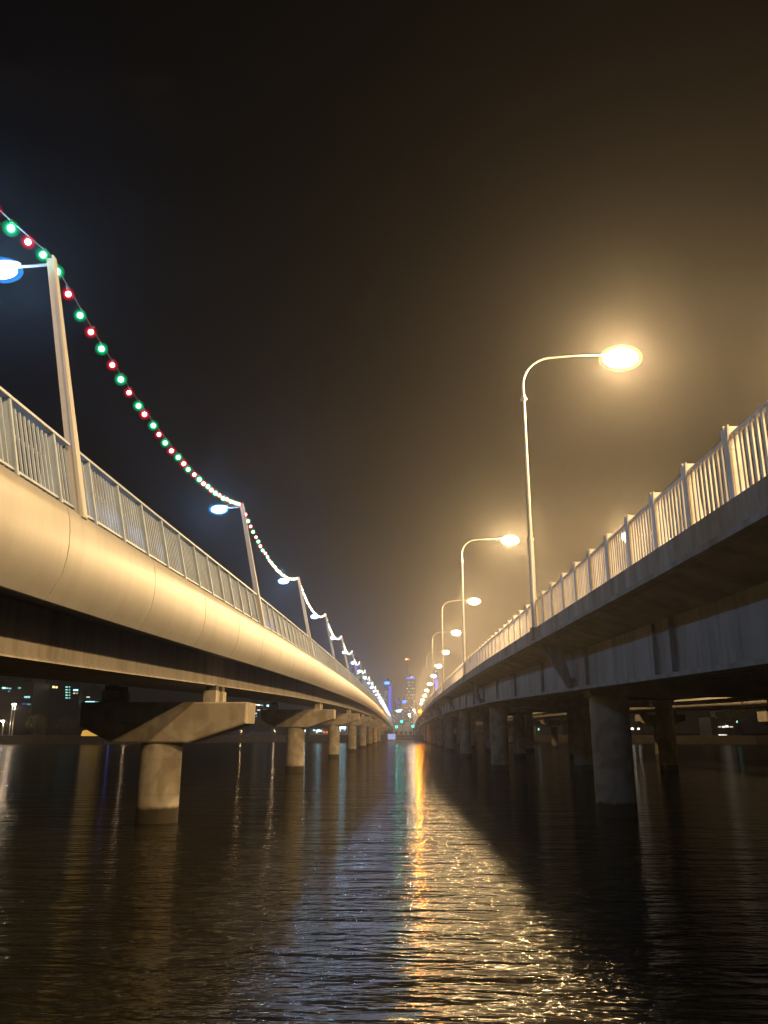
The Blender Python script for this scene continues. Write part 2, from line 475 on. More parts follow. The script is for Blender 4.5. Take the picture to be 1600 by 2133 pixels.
tag(rp.build('post', M['rail_paint'], rl), kind='stuff')
tag(rb_.build('baluster', M['rail_paint'], rl), kind='stuff')

# piers of the left bridge
def left_pier(yp, name_, label, group, cx=-9.3, sgn=1, zf=lz, off=0.0):
    zt = zf(yp) + off
    t = thing(name_, label, 'bridge pier', (cx, yp, 0), group)
    c = MB(); zz = [-2.5]; rr_ = [.78]
    for q in range(12):
        zq = zt - 3.22 - 1.25 * q - .62
        if zq < .3: break
        zz[1:1] = [zq-.012, zq-.006, zq+.006, zq+.012]; rr_[1:1] = [.78, .768, .768, .78]
    zz.append(zt - 3.22); rr_.append(.78)
    c.tube([(0, 0, q) for q in zz], rr_, n=32)
    c.build('column', M['pier'], t, smooth=True)
    cap = MB(); hy = .95
    prof = [(-1.7, -3.20), (1.22, -3.20), (3.38, -2.50), (3.40, -1.72), (-2.95, -1.72), (-2.93, -2.60)]
    prof = [(x*sgn, z) for x, z in prof]
    vs = []
    for (yy, k) in ((-hy, 0.0), (-hy + .05, .05), (hy - .05, .05), (hy, 0.0)):
        for (x, z) in prof:
            ins = .05 - k
            vs.append((x - math.copysign(ins, x), yy, zt + z + (ins if z < -2 else -ins)))
    npf = len(prof); fs = []
    for i in range(3):
        for j in range(npf):
            fs.append((i*npf+j, i*npf+(j+1) % npf, (i+1)*npf+(j+1) % npf, (i+1)*npf+j))
    fs.append(tuple(reversed(range(npf)))); fs.append(tuple(3*npf+j for j in range(npf)))
    cap.add(vs, fs); cap.build('pier_cap', M['pier'], t)
    for xb in (-1.95, 1.95):
        for s2 in (-1, 1):
            q = MB(); q.box(xb-.24+.02*s2, xb+.24+.02*s2, s2*.52-.3, s2*.52+.3, zt-1.74, zt-1.28)
            bo = q.build('bearing_block', M['pier'], t)
            q = MB(); q.box(xb-.2, xb+.2, s2*.52-.22, s2*.52+.22, zt-1.28, zt-1.08)
            q.build('bearing_pad', M['rubber'], bo)
    return t
yp = 31.8; i = 0
while yp < 360:
    left_pier(yp, 'bridge_pier', f'{ORD[i]} hammerhead concrete pier under the cream clad bridge on the left', 'hammerhead piers of the left bridge')
    yp += 39.5; i += 1
left_pier(-7.7, 'bridge_pier', 'hammerhead concrete pier under the cream clad bridge behind the viewer', 'hammerhead piers of the left bridge')

# ------------------------------------------------------------------ lamp posts on the left bridge
def mk_light(name, loc, power, col, radius, parent):
    L = bpy.data.lights.new(name, 'POINT'); L.energy = power; L.color = col; L.shadow_soft_size = radius
    o = bpy.data.objects.new(name, L); scene.collection.objects.link(o); o.parent = parent; o.location = loc
    return o

PH = 7.05      # pole top above cladding foot
def left_pole():
    t = thing('path_lamp_post', '', 'lamp post', (0, 0, 0), 'lamp posts on the left bridge')
    m = MB()
    lean = 1.20
    h0, h1 = 1.50, PH
    def ring(x, z, wx, wy): return [(x-wx, -wy, z), (x+wx, -wy, z), (x+wx, wy, z), (x-wx, wy, z)]
    m.hexa(ring(-6.06, h0, .115, .085), ring(-6.06-lean, h1, .06, .045))
    m.hexa(ring(-5.985, h0-.02, .035, .115), ring(-6.06-lean+.075, h1+.05, .02, .075))
    m.build('pole', M['pole_paint'], t)
    a = MB(); a.tube([(-7.2, 0, PH-.12), (-7.7, 0, PH-.16), (-8.0, 0, PH-.17)], [.035, .03, .03], n=8)
    a.build('arm', M['pole_paint'], t, smooth=True)
    h = MB(); h.ball((-8.15, 0, PH-.10), (.30, .13, .08), nu=14, nv=5, zlo=-.15, zhi=1)
    lum = h.build('luminaire', M['pole_paint'], t, smooth=True)
    q = MB(); q.ball((-8.26, 0, PH-.24), (.34, .20, .17), nu=14, nv=8, mi=0); q.ball((-8.26, 0, PH-.24), (.46, .31, .25), nu=16, nv=8, mi=1)  # lens, then a larger added halo shell
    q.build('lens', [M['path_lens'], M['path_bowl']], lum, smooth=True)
    mk_light('lamp_light', (-8.26, 0, PH-.24), P_PATH * 3.2, COOL, .13, t)
    return t
lp_proto = left_pole()
for i, y in enumerate(lpoles):
    o = lp_proto if i == 0 else copy_tree(lp_proto)
    o.location = (0, y, lz(y))
    k = i - 3
    o['label'] = (f'{ORD[k]} leaning pale lamp post above the left bridge railing' if k >= 0 else
                  ['furthest back', 'middle', 'first'][i] + ' leaning lamp post on the left bridge behind the viewer')

# ------------------------------------------------------------------ strings of red and green bulbs between the left posts
def bulb_mesh(nm, core, shell, outer):
    m = MB(); m.ball((0, 0, 0), .062, 10, 6, 0); m.ball((0, 0, 0), .105, 12, 8, 1); m.ball((0, 0, 0), .15, 14, 9, 3)  # core plus two added bloom shells
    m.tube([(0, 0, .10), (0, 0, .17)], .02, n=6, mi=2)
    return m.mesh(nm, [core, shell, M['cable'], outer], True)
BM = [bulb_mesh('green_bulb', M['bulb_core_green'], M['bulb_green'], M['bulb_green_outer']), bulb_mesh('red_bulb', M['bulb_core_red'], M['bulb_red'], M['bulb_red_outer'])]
def string_pt(a, c, t):
    za, zc = lz(a) + PH - .02, lz(c) + PH - .02
    sag = 1.15 * 4 * t * (1 - t)
    return Vector((-7.27 + .08 * math.sin(math.pi * t), a + (c - a) * t, za + (zc - za) * t - sag))
col = 0; brnd = random.Random(8)
for i, (a, c) in enumerate(zip(lpoles[:-1], lpoles[1:])):
    k = i - 2
    if k < 0: col += 29; continue
    lab = ('string of red and green bulbs running out of the top left of the picture' if k == 0 else
           f'sagging string of red and green bulbs between the {ORD[k-1]} and {ORD[k]} posts on the left')
    t = thing('light_string', lab, 'string lights', (0, a, 0), 'bulb strings on the left bridge')
    cb = MB(); pts = [string_pt(a, c, q / 24) - Vector((0, a, -.13)) for q in range(25)]
    cb.tube(pts, .010, n=5); cb.build('cable', M['cable'], t)
    nb = 30; col = 1 if k == 0 else 0
    if k < 9:
        for j in range(nb):
            p = string_pt(a, c, (j + .5) / nb) - Vector((0, a, 0))
            p += Vector((brnd.uniform(-.02, .02), brnd.uniform(-.05, .05), brnd.uniform(-.025, .02)))
            o = put('bulb', BM[col % 2], t, p); col += 1
            o.scale = [brnd.uniform(.90, 1.05)] * 3; o.rotation_euler = (brnd.uniform(-.4, .4), brnd.uniform(-.4, .4), 0)
    else:
        mm = MB()
        for j in range(nb):
            p = string_pt(a, c, (j + .5) / nb) - Vector((0, a, 0))
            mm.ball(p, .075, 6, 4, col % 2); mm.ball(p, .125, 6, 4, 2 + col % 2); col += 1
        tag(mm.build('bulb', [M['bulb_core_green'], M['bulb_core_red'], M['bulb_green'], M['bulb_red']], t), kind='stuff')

# ------------------------------------------------------------------ MIDDLE BRIDGE (road bridge on the right)
mb_ = thing('road_bridge', 'old girder road bridge on the right with dark edge beam and deep grey girders', 'bridge')
ys = stations(Y0, Y1)
FX = 5.62
m = MB(); m.prism_y([(FX, 0.0), (FX, -.52), (FX+.05, -.60), (FX+.35, -.60), (7.15, -1.0), (7.35, -1.02), (25.0, -1.02), (27.0, -.6), (27.3, -.6), (27.3, 0), (26.9, 0.02), (6.0, 0.02)], ys, rz)
m.build('deck', M['old_deck'], mb_)
m = MB(); m.prism_y([(FX-.05, -.50), (FX-.05, -.62), (FX+.12, -.64), (FX+.12, -.50)], ys, rz)
m.build('drip_edge', M['old_web'], mb_)
for k, gx in enumerate((7.3, 11.6, 15.9, 20.2, 24.5)):
    m = MB()
    gb = -2.60 if k == 0 else -2.20
    m.prism_y([(gx-.09, -1.0), (gx-.09, gb+.08), (gx+.12, gb+.08), (gx+.12, -1.0)], ys, rz)
    m.prism_y([(gx-.28, gb+.12), (gx-.28, gb), (gx+.28, gb), (gx+.28, gb+.12)], ys, rz)
    if k == 0:
        y = -50.0
        while y < 300:
            z = rz(y); q = (y // 7) % 3
            m.box(gx-.24, gx-.07, y-.02, y+.02, z-2.5, z-1.0)
            if int(q) == 0:
                m.box(gx-.20, gx-.085, y+1.6, y+1.64, z-2.5, z-1.0)
            y += 10.2
    m.build('girder', M['old_web'], mb_)
m = MB()
for q in range(-5, 60):
    y = q*8.02+2; m.box(7.45, 24.4, y-.1, y+.1, rz(y)-1.8, rz(y)-1.01)
m.build('diaphragm', M['old_deck'], mb_)
# sloping brackets under the lamp posts
RP0, RPS = 34.5, 40.1
for i in range(-2, 11):
    y = RP0 + RPS * i; z = rz(y); m = MB()
    m.hexa([(7.18, y-.16, z-2.5), (7.18, y+.16, z-2.5), (6.98, y+.16, z-2.5), (6.98, y-.16, z-2.5)],
           [(6.75, y-.16, z-.80), (6.75, y+.16, z-.80), (5.85, y+.16, z-.64), (5.85, y-.16, z-.64)])
    m.box(FX-.10, FX+.3, y-.24, y+.24, z-.48, z+.06)
    m.build('bracket', M['old_web'], mb_)

# piers: three round columns and a low headstock
for i in range(-1, 9):
    y = 34.4 + 40.1 * i; zt = rz(y) - 2.10
    lab = (f'{ORD[i]} row of three round columns under the right road bridge' if i >= 0 else 'row of three columns under the right bridge behind the viewer')
    t = thing('column_pier', lab, 'bridge pier', (0, y, 0), 'column piers of the right bridge')
    for cx in (8.6, 16.0, 23.5):
        c = MB(); c.tube([(cx, 0, -2.5), (cx, 0, .5), (cx, 0, zt-.75)], .80, n=32)
        c.build('column', M['old_pier'], t, smooth=True)
    h = MB(); h.hexa([(7.75, -.7, zt-.75), (24.0, -.7, zt-.75), (24.0, .7, zt-.75), (7.75, .7, zt-.75)],
                     [(7.55, -.7, zt-.12), (24.3, -.7, zt-.12), (24.3, .7, zt-.12), (7.55, .7, zt-.12)])
    h.build('headstock', M['old_pier'], t)
    for k, gx in enumerate((7.3, 11.6, 15.9, 20.2, 24.5)):
        q = MB(); q.box(gx-.25, gx+.25, -.3, .3, zt-.12, zt+.02); q.build('bearing_pad', M['rubber'], t)

# barrier on the middle bridge
bl = thing('bridge_barrier', 'warmly lit slatted metal barrier along the right road bridge', 'barrier')
PS, BH = 2.155, 1.40
BX = 5.78
def post_r(mb, y, z):
    # T shaped plate: wide at the top, narrow below, with a deep web behind it
    w0, w1, h = .18, .09, .36
    z0, z1 = z + .0, z + BH
    mb.hexa([(BX-.03, y-w1, z1-h), (BX, y-w1, z1-h), (BX, y+w1, z1-h), (BX-.03, y+w1, z1-h)],
            [(BX-.03, y-w0, z1), (BX, y-w0, z1), (BX, y+w0, z1), (BX-.03, y+w0, z1)])
    mb.box(BX-.03, BX, y-w1, y+w1, z0, z1-h)
    mb.hexa([(BX+.002, y-.05, z0), (BX+.30, y-.05, z0), (BX+.30, y+.05, z0), (BX+.002, y+.05, z0)],
            [(BX+.002, y-.05, z1-.01), (BX+.18, y-.05, z1-.01), (BX+.18, y+.05, z1-.01), (BX+.002, y+.05, z1-.01)])
    # transverse plate facing along the bridge
    mb.hexa([(BX+.02, y-.062, z1-.42), (BX+.10, y-.062, z1-.42), (BX+.10, y-.052, z1-.42), (BX+.02, y-.052, z1-.42)],
            [(BX-.07, y-.062, z1+.01), (BX+.21, y-.062, z1+.01), (BX+.21, y-.052, z1+.01), (BX-.07, y-.052, z1+.01)])
def bar_r(mb, y, z):
    mb.box(BX+.05, BX+.08, y-.038, y+.038, z+.02, z+BH-.20)
rp, rb_ = MB(), MB(); kp = kb = 0
y = 13.45 - PS * 34
while y < Y1 - 6:
    z = rz(y)
    if y > 9 and kp < 99:
        p = MB(); post_r(p, y, z); p.build('post', M['barrier'], bl); kp += 1
    else: post_r(rp, y, z)
    for j in range(1, 10):
        yb = y + PS * j / 10; zb = rz(yb)
        if yb > 10.5 and kb < 99:
            p = MB(); bar_r(p, yb, zb); p.build('baluster', M['barrier'], bl); kb += 1
        elif yb < 300: bar_r(rb_, yb, zb)
    y += PS
tag(rp.build('post', M['barrier'], bl), kind='stuff')
tag(rb_.build('baluster', M['barrier'], bl), kind='stuff')
ysr = stations(Y0, Y1 - 5, 2.155, 6.0)
m = MB(); m.prism_y([(BX+.03, BH-.20), (BX+.03, BH-.14), (BX+.12, BH-.14), (BX+.12, BH-.20)], ysr, rz); m.build('top_rail', M['barrier'], bl)
m = MB(); m.prism_y([(BX-.02, 0.01), (BX-.02, .05), (BX+.2, .05), (BX+.2, .01)], ysr, rz); m.build('bottom_rail', M['barrier'], bl)
# second barrier on the far edge
b2 = thing('bridge_barrier', 'low solid parapet on the far edge of the right road bridge', 'barrier')
m = MB(); m.prism_y([(26.9, 0.0), (26.9, 1.0), (27.2, 1.0), (27.2, 0.0)], stations(Y0, Y1), rz); m.build('parapet', M['old_deck'], b2)

# road lamp posts
def road_pole(reach):
    t = thing('road_lamp_post', '', 'lamp post', (0, 0, 0))
    sx = 1 if reach > 0 else -1
    x0 = 0.0; top = 13.0     # above the barrier foot
    m = MB()
    m.tube([(0, 0, -.55), (0, 0, 3.9), (0, 0, 3.95)], [.135, .12, .12], n=14)
    m.tube([(0, 0, 3.95), (0, 0, 10.7)], [.095, .07], n=14)
    m.build('pole', M['galv'], t, smooth=True)
    m = MB(); m.tube([(0, 0, 3.86), (0, 0, 4.02)], .155, n=14); m.tube([(0, 0, 10.62), (0, 0, 10.70)], .16, n=14); m.tube([(0, 0, 10.70), (0, 0, 10.84)], .10, n=12)
    m.build('collar', M['galv'], t, smooth=True)
    m = MB(); pts = [(0, 0, 10.8), (0, 0, 11.35)]
    for q in range(1, 9):
        a = math.pi/2 * q/9
        pts.append((sx*1.5*(1-math.cos(a)), 0, 11.35 + 1.45*math.sin(a)))
    pts += [(sx*1.5, 0, 12.80), (sx*2.6, 0, 12.88), (sx*4.0, 0, 12.90)]
    m.tube(pts, [.065]*2 + [.055]*8 + [.05, .045, .04], n=12); m.build('arm', M['galv'], t, smooth=True)
    m = MB(); m.ball((sx*4.55, 0, 13.0), (.62, .26, .17), nu=18, nv=6, zlo=-.1, zhi=1)
    m.tube([(sx*3.9, 0, 12.92), (sx*4.3, 0, 13.0)], [.05, .12], n=10)
    lum = m.build('luminaire', M['galv'], t, smooth=True)
    m = MB(); m.ball((sx*4.66, 0, 12.72), (.82, .52, .44), nu=20, nv=12, mi=0); m.ball((sx*4.66, 0, 12.72), (1.02, .70, .60), nu=22, nv=12, mi=1)  # lens enlarged towards its glare, plus an added halo shell
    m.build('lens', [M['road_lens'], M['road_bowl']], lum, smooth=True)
    mk_light('lamp_light', (sx*4.66, 0, 12.70), P_ROAD * 2.6, WARM, .36, t)
    return t
def weaker(o, f):
    for ch in o.children:
        if ch.type == 'LIGHT': ch.data = ch.data.copy(); ch.data.energy *= f
rproto = road_pole(1)
for i in range(-2, 12):
    o = rproto if i == -2 else copy_tree(rproto)
    y = RP0 + RPS * i
    o.location = (5.70, y, rz(y))
    o['label'] = (f'{ORD[i]} tall curved lamp post on the near edge of the right road bridge' if i >= 0 else ['furthest back', 'first'][i+2] + ' tall curved lamp post on the right bridge behind the viewer')
    if i >= 2: weaker(o, .55 if i < 4 else .30)
    o['group'] = 'curved lamp posts along the near barrier of the right bridge'
fproto = road_pole(-1)
for i in range(-2, 11):
    o = fproto if i == -2 else copy_tree(fproto)
    y = 37.6 + RPS * i
    o.location = (27.3, y, rz(y) + 1.0)
    o['label'] = (f'{ORD[i]} tall lamp post on the far edge of the right road bridge' if i >= 0 else ['furthest back', 'first'][i+2] + ' tall lamp post on the far bridge edge behind the viewer')
    if i >= 2: weaker(o, .55 if i < 4 else .30)
    o['group'] = 'lamp posts along the far parapet of the right bridge'

# ------------------------------------------------------------------ THIRD BRIDGE beyond, mirrored hammerhead piers
tb = thing('distant_bridge', 'third bridge seen far right between the dark columns with a lit edge', 'bridge')
ys = stations(20, 500)
m = MB(); m.prism_y([(31.6, .55), (31.6, 2.2), (31.9, 2.3), (40.5, 2.3), (40.8, 2.2), (40.8, .55)], ys, fz); m.build('deck', M['concrete_deck'], tb)
m = MB(); m.prism_y([(32.2, .55), (32.2, -.35), (38.3, -.35), (38.3, .55)], ys, fz); m.build('box_girder', M['girder'], tb)
for i in range(0, 7):
    y = 35.3 + 39.6 * i
    left_pier(y, 'bridge_pier', f'{ORD[i]} hammerhead pier of the third bridge seen beyond the dark columns', 'hammerhead piers of the third bridge', cx=35.25, zf=fz, off=.90)

# ------------------------------------------------------------------ trees
def tree(x, y, z, h, rad, label, seed, group=None, n=900):
    rnd = random.Random(seed)
    t = thing('tree', label, 'tree', (x, y, z), group)
    m = MB(); top = Vector((rnd.uniform(-.3, .3), rnd.uniform(-.3, .3), h*.62))
    m.tube([(0, 0, -.3), (top.x*.4, top.y*.4, h*.3), tuple(top)], [h*.035, h*.026, h*.012], n=8)
    tips = []
    for q in range(7):
        a = q * 2.4 + rnd.random(); s = h*(.28 + .05*q)
        e1 = Vector((math.cos(a)*rad*rnd.uniform(.5, .85), math.sin(a)*rad*rnd.uniform(.5, .85), s + h*rnd.uniform(.14, .3)))
        m.tube([(top.x*.4, top.y*.4, s), tuple((Vector((0, 0, s)) + e1)*.5 + Vector((0, 0, .2))), tuple(e1)], [h*.014, h*.009, h*.004], n=5)
        tips.append(e1)
    tips += [Vector((0, 0, h*.8)), Vector((rad*.2, 0, h*.9))]
    m.build('trunk', M['bark'], t)
    c = MB()
    for q in range(n):
        p = rnd.choice(tips) + Vector((rnd.gauss(0, 1), rnd.gauss(0, 1), rnd.gauss(0, .7))) * rad * .24
        s = rnd.uniform(.12, .30) * (h / 7)
        u = Vector((rnd.gauss(0, 1), rnd.gauss(0, 1), rnd.gauss(0, 1))).normalized(); v = u.orthogonal().normalized()
        a = rnd.random()*6.28; v2 = u.cross(v); e1 = v*math.cos(a)+v2*math.sin(a); e2 = u.cross(e1)
        c.add([p-e1*s, p-e2*s*.6, p+e1*s, p+e2*s*.6], [(0, 1, 2, 3)])
    c.build('crown', M['leaf'], t)
    return t
tl = ['broad tree on the left bank beside the bright street lamps', 'low bushy tree on the left bank right of the street lamps',
      'small round tree left of the glowing tent', 'dark tree on the left bank behind the glowing tent',
      'dark tree on the left bank between the tent and the first pier', 'tree on the bank seen right of the nearest pier', 'tree on the bank seen left of the second pier',
      'low tree on the bank just left of the third pier']
for i, (x, y, h, r_) in enumerate([(-118, 262, 6.5, 3.8), (-107, 258, 5.4, 3.6), (-97, 266, 4.4, 2.8), (-92, 300, 9, 5), (-84, 320, 8.5, 5), (-64, 360, 7.5, 4.5), (-52, 372, 8, 4.5), (-38, 380, 7, 4)]):
    tree(x, y, LAND_Z, h, r_, tl[i], 30 + i, 'trees on the left bank')
tr2 = ['tree on the right bank seen between the dark columns', 'taller tree on the right bank beyond the third bridge', 'low tree at the far right of the bank', 'dark tree on the bank below the far end of the right bridge']
for i, (x, y, h, r_) in enumerate([(92, 290, 8, 5), (112, 282, 10, 5.5), (132, 270, 7, 5), (24, 352, 6.5, 4)]):
    tree(x, y, LAND_Z, h, r_, tr2[i], 60 + i, 'trees on the right bank')

# ------------------------------------------------------------------ buildings with lit windows
WCOL = {'c': (0.45, 0.85, 1.0), 'w': (1.0, 0.92, 0.75), 'b': (0.01, 0.10, 1.0), 'y': (1.0, 0.72, 0.32), 't': (0.35, 0.9, 0.8), 'd': (0.25, 0.32, 0.30), 'r': (1.0, 0.15, 0.05), 'v': (0.03, 0.07, 0.9)}
WM = {}
CITY = 1.5
def wmat(key, s):
    if (key, s) not in WM: WM[(key, s)] = glow(f'lit_window_{key}_{len(WM)}', WCOL[key], s * CITY, 'NONE')
    return WM[(key, s)]
def building(name, label, x0, x1, y, z1, wall, wins, depth=14, z0=LAND_Z, floor=3.2, group=None, roof=True, cat='building'):
    cx = (x0+x1)/2
    t = thing(name, label, cat, (cx, y, z0), group)
    m = MB(); wd = (x1-x0)/2; H = z1 - z0
    m.box(-wd, wd, 0, depth, 0, H)
    nf = max(1, int(H/floor))
    for k in range(1, nf):
        m.box(-wd-.12, wd+.12, -.14, 0, k*floor-.15, k*floor+.02)     # floor bands
    m.build('wall', wall, t)
    if roof:
        m = MB(); m.box(-wd-.2, wd+.2, -.2, depth+.2, H, H+.5); m.box(-wd*.4, wd*.3, depth*.3, depth*.7, H+.5, H+2.6); m.build('roof', M['dark_wall'], t)
    for (wx, wz, ww, wh, key, s) in wins:      # world x, z of the window centre
        m = MB(); ax = wx-cx; az = wz-z0
        m.box(ax-ww/2, ax+ww/2, -.20, -.15, az-wh/2, az+wh/2); wo = m.build('window', wmat(key, s), t)
    return t
building('tower', 'tall office tower with a violet lit crown right of the vanishing point', 2.46, 9.79, 620, 44.49, M['dark_wall'], [(3.35, 40.91, 0.82, 0.6, 't', 0.5), (4.67, 40.91, 0.82, 0.6, 't', 0.9), (7.3, 40.9, 0.82, 0.6, 't', 0.9), (8.62, 40.9, 0.82, 0.6, 'd', 0.5), (4.65, 38.54, 0.82, 0.6, 't', 0.9), (5.96, 38.54, 0.82, 0.6, 'd', 0.5), (3.31, 36.19, 0.82, 0.6, 't', 1.5), (5.94, 36.19, 0.82, 0.6, 't', 0.5), (7.25, 36.18, 0.82, 0.6, 't', 0.9), (8.57, 36.18, 0.82, 0.6, 'd', 1.5), (4.61, 33.83, 0.82, 0.6, 't', 0.9), (7.23, 33.83, 0.82, 0.6, 'd', 0.5), (8.54, 33.83, 0.82, 0.6, 'd', 0.5), (3.28, 31.49, 0.82, 0.6, 'd', 1.5), (5.9, 31.48, 0.82, 0.6, 'd', 1.5), (7.21, 31.48, 0.82, 0.6, 't', 0.9), (8.52, 31.48, 0.82, 0.6, 'd', 1.5), (4.57, 29.14, 0.82, 0.6, 'd', 1.5), (7.19, 29.14, 0.82, 0.6, 'd', 1.5), (3.24, 26.81, 0.82, 0.6, 'd', 1.5), (5.86, 26.8, 0.82, 0.6, 'd', 0.5), (7.17, 26.8, 0.82, 0.6, 'd', 0.5), (8.47, 26.8, 0.82, 0.6, 't', 0.9), (4.53, 24.47, 0.82, 0.6, 'd', 0.9), (7.14, 24.47, 0.82, 0.6, 't', 0.5), (8.45, 24.47, 0.82, 0.6, 't', 0.9), (3.2, 22.14, 0.82, 0.6, 'd', 1.5), (4.51, 22.14, 0.82, 0.6, 't', 0.9), (5.82, 22.14, 0.82, 0.6, 't', 1.5), (7.12, 22.14, 0.82, 0.6, 'd', 0.9), (8.43, 22.14, 0.82, 0.6, 'd', 0.5), (5.94, 43.96, 6.35, 0.97, 'v', 1.6), (6.68, 44.67, 1.12, 0.6, 'c', 2.5)], depth=26, floor=3.2, group='city towers', roof=True)
building('tower', 'tall tower with a blue glowing top left of the vanishing point', -13.98, -8.4, 610, 41.03, M['blue_wall'], [(-12.0, 39.62, 3.67, 1.84, 'b', 7), (-9.67, 36.45, 2.02, 2.2, 'v', 0.75), (-9.67, 33.99, 2.02, 2.2, 'v', 0.75), (-9.68, 31.53, 2.02, 2.2, 'v', 0.75), (-9.68, 29.09, 2.02, 2.2, 'v', 0.75), (-9.69, 26.65, 2.02, 2.2, 'v', 0.75), (-9.69, 24.21, 2.02, 2.2, 'v', 0.75), (-9.7, 21.78, 2.02, 2.2, 'v', 0.75), (-9.7, 19.35, 2.02, 2.2, 'v', 0.75), (-9.71, 16.93, 2.02, 2.2, 'v', 0.75), (-9.71, 14.52, 2.02, 2.2, 'v', 0.75), (-9.72, 12.11, 2.02, 2.2, 'v', 0.75), (-12.73, 33.64, 1.1, 0.73, 'd', 0.7), (-12.73, 30.49, 1.1, 0.73, 'd', 0.7), (-12.73, 27.35, 1.1, 0.73, 'd', 0.7), (-12.73, 24.21, 1.1, 0.73, 'd', 0.7), (-12.73, 21.09, 1.1, 0.73, 'd', 0.7), (-12.74, 17.97, 1.1, 0.73, 'd', 0.7)], depth=22, floor=3.2, group='city towers', roof=True)
building('tower', 'mid height bluish tower with one bright white light low down', -5.39, -0.72, 590, 25.53, M['blue_wall'], [(-3.49, 24.86, 2.84, 1.42, 'v', 0.35), (-3.35, 18.82, 3.2, 1.21, 'c', 9), (-1.27, 19.65, 1.07, 0.71, 'c', 3), (-4.02, 22.51, 0.78, 0.57, 'b', 0.5), (-2.92, 21.43, 0.78, 0.57, 'v', 0.5), (-1.82, 20.36, 0.78, 0.57, 'd', 0.5), (-4.03, 19.29, 0.78, 0.57, 'd', 0.5), (-2.94, 18.22, 0.78, 0.57, 'd', 0.5), (-1.84, 17.15, 0.78, 0.57, 'v', 0.5), (-4.05, 16.08, 0.78, 0.57, 'd', 0.5), (-2.95, 15.01, 0.78, 0.57, 'd', 0.5), (-1.86, 13.94, 0.78, 0.57, 'd', 0.5), (-4.06, 12.88, 0.78, 0.57, 'b', 0.5)], depth=20, floor=3.2, group='city towers', roof=True)
building('tower', 'slim dark tower with a single blue light on top', -0.39, 2.37, 628, 28.04, M['dark_wall'], [(0.89, 26.61, 2.46, 2.27, 'b', 4), (0.13, 23.75, 0.76, 0.53, 'd', 0.7), (1.41, 22.32, 0.76, 0.53, 'w', 0.7), (0.11, 20.89, 0.76, 0.53, 'w', 0.7), (1.39, 19.46, 0.76, 0.53, 'w', 0.7), (0.1, 18.04, 0.76, 0.53, 'w', 0.7), (1.37, 16.62, 0.76, 0.53, 't', 0.7), (0.08, 15.2, 0.76, 0.53, 'w', 0.7), (1.35, 13.78, 0.76, 0.53, 'w', 0.7)], depth=16, floor=3.2, group='city towers', roof=True)
building('tower', 'tower with white and blue windows behind the left bridge lamp posts', -37.5, -30.71, 600, 55.49, M['dark_wall'], [(-34.99, 54.08, 1.81, 0.87, 'c', 2), (-32.49, 54.08, 1.45, 0.72, 'c', 1.2), (-33.89, 51.27, 1.81, 2.17, 'b', 0.9), (-34.58, 49.16, 1.45, 1.81, 'v', 1.0), (-33.13, 46.01, 1.81, 0.8, 'c', 1.6), (-33.46, 42.87, 1.08, 0.72, 'c', 1.2), (-35.92, 40.1, 0.9, 0.58, 'd', 0.6), (-34.31, 38.36, 0.9, 0.58, 'd', 0.6), (-32.7, 36.62, 0.9, 0.58, 'v', 0.6), (-35.87, 34.9, 0.9, 0.58, 'v', 0.6), (-34.26, 33.17, 0.9, 0.58, 'v', 0.6), (-32.65, 31.44, 0.9, 0.58, 't', 0.6), (-35.82, 29.72, 0.9, 0.58, 'd', 0.6), (-34.21, 28.0, 0.9, 0.58, 'd', 0.6), (-32.61, 26.28, 0.9, 0.58, 'd', 0.6), (-35.76, 24.57, 0.9, 0.58, 'v', 0.6)], depth=24, floor=3.2, group='city towers', roof=True)
building('tower', 'narrow tower with a blue lit face behind the right lamp posts', 25.12, 28.2, 650, 52.12, M['blue_wall'], [(26.75, 46.08, 1.96, 2.94, 'v', 1.1), (26.69, 43.08, 1.96, 2.94, 'v', 1.1), (26.64, 40.08, 1.96, 2.94, 'v', 1.1), (26.59, 37.08, 1.96, 2.94, 'v', 1.1), (26.54, 34.1, 1.96, 2.94, 'v', 1.1), (26.48, 31.12, 1.96, 2.94, 'v', 1.1), (26.26, 50.99, 1.17, 0.94, 'd', 2.0)], depth=14, floor=3.2, group='city towers', roof=True)
building('office_block', 'low dark office block at the foot of the blue topped tower', -9.07, -4.49, 560, 17.07, M['dark_wall'], [(-6.79, 15.17, 0.54, 0.4, 'w', 0.9), (-5.81, 14.22, 0.54, 0.4, 'y', 0.9), (-4.83, 13.27, 0.54, 0.4, 'w', 0.9), (-6.8, 12.32, 0.54, 0.4, 't', 0.9), (-5.82, 11.37, 0.54, 0.4, 'w', 0.9)], depth=18, floor=3.2, group='city towers', roof=True)
building('office_block', 'low office block with scattered windows below the violet crowned tower', 3.41, 9.31, 560, 22.79, M['dark_wall'], [(4.38, 21.52, 0.67, 0.47, 'd', 0.9), (5.68, 20.44, 0.67, 0.47, 't', 0.9), (6.98, 19.35, 0.67, 0.47, 'y', 0.9), (4.35, 18.27, 0.67, 0.47, 'w', 0.9), (5.65, 17.19, 0.67, 0.47, 't', 0.9), (6.95, 16.11, 0.67, 0.47, 'd', 0.9), (4.32, 15.04, 0.67, 0.47, 'y', 0.9), (5.62, 13.96, 0.67, 0.47, 'd', 0.9), (6.92, 12.89, 0.67, 0.47, 'd', 0.9), (4.3, 11.81, 0.67, 0.47, 'd', 0.9), (5.59, 10.74, 0.67, 0.47, 'y', 0.9)], depth=18, floor=3.2, group='city towers', roof=True)
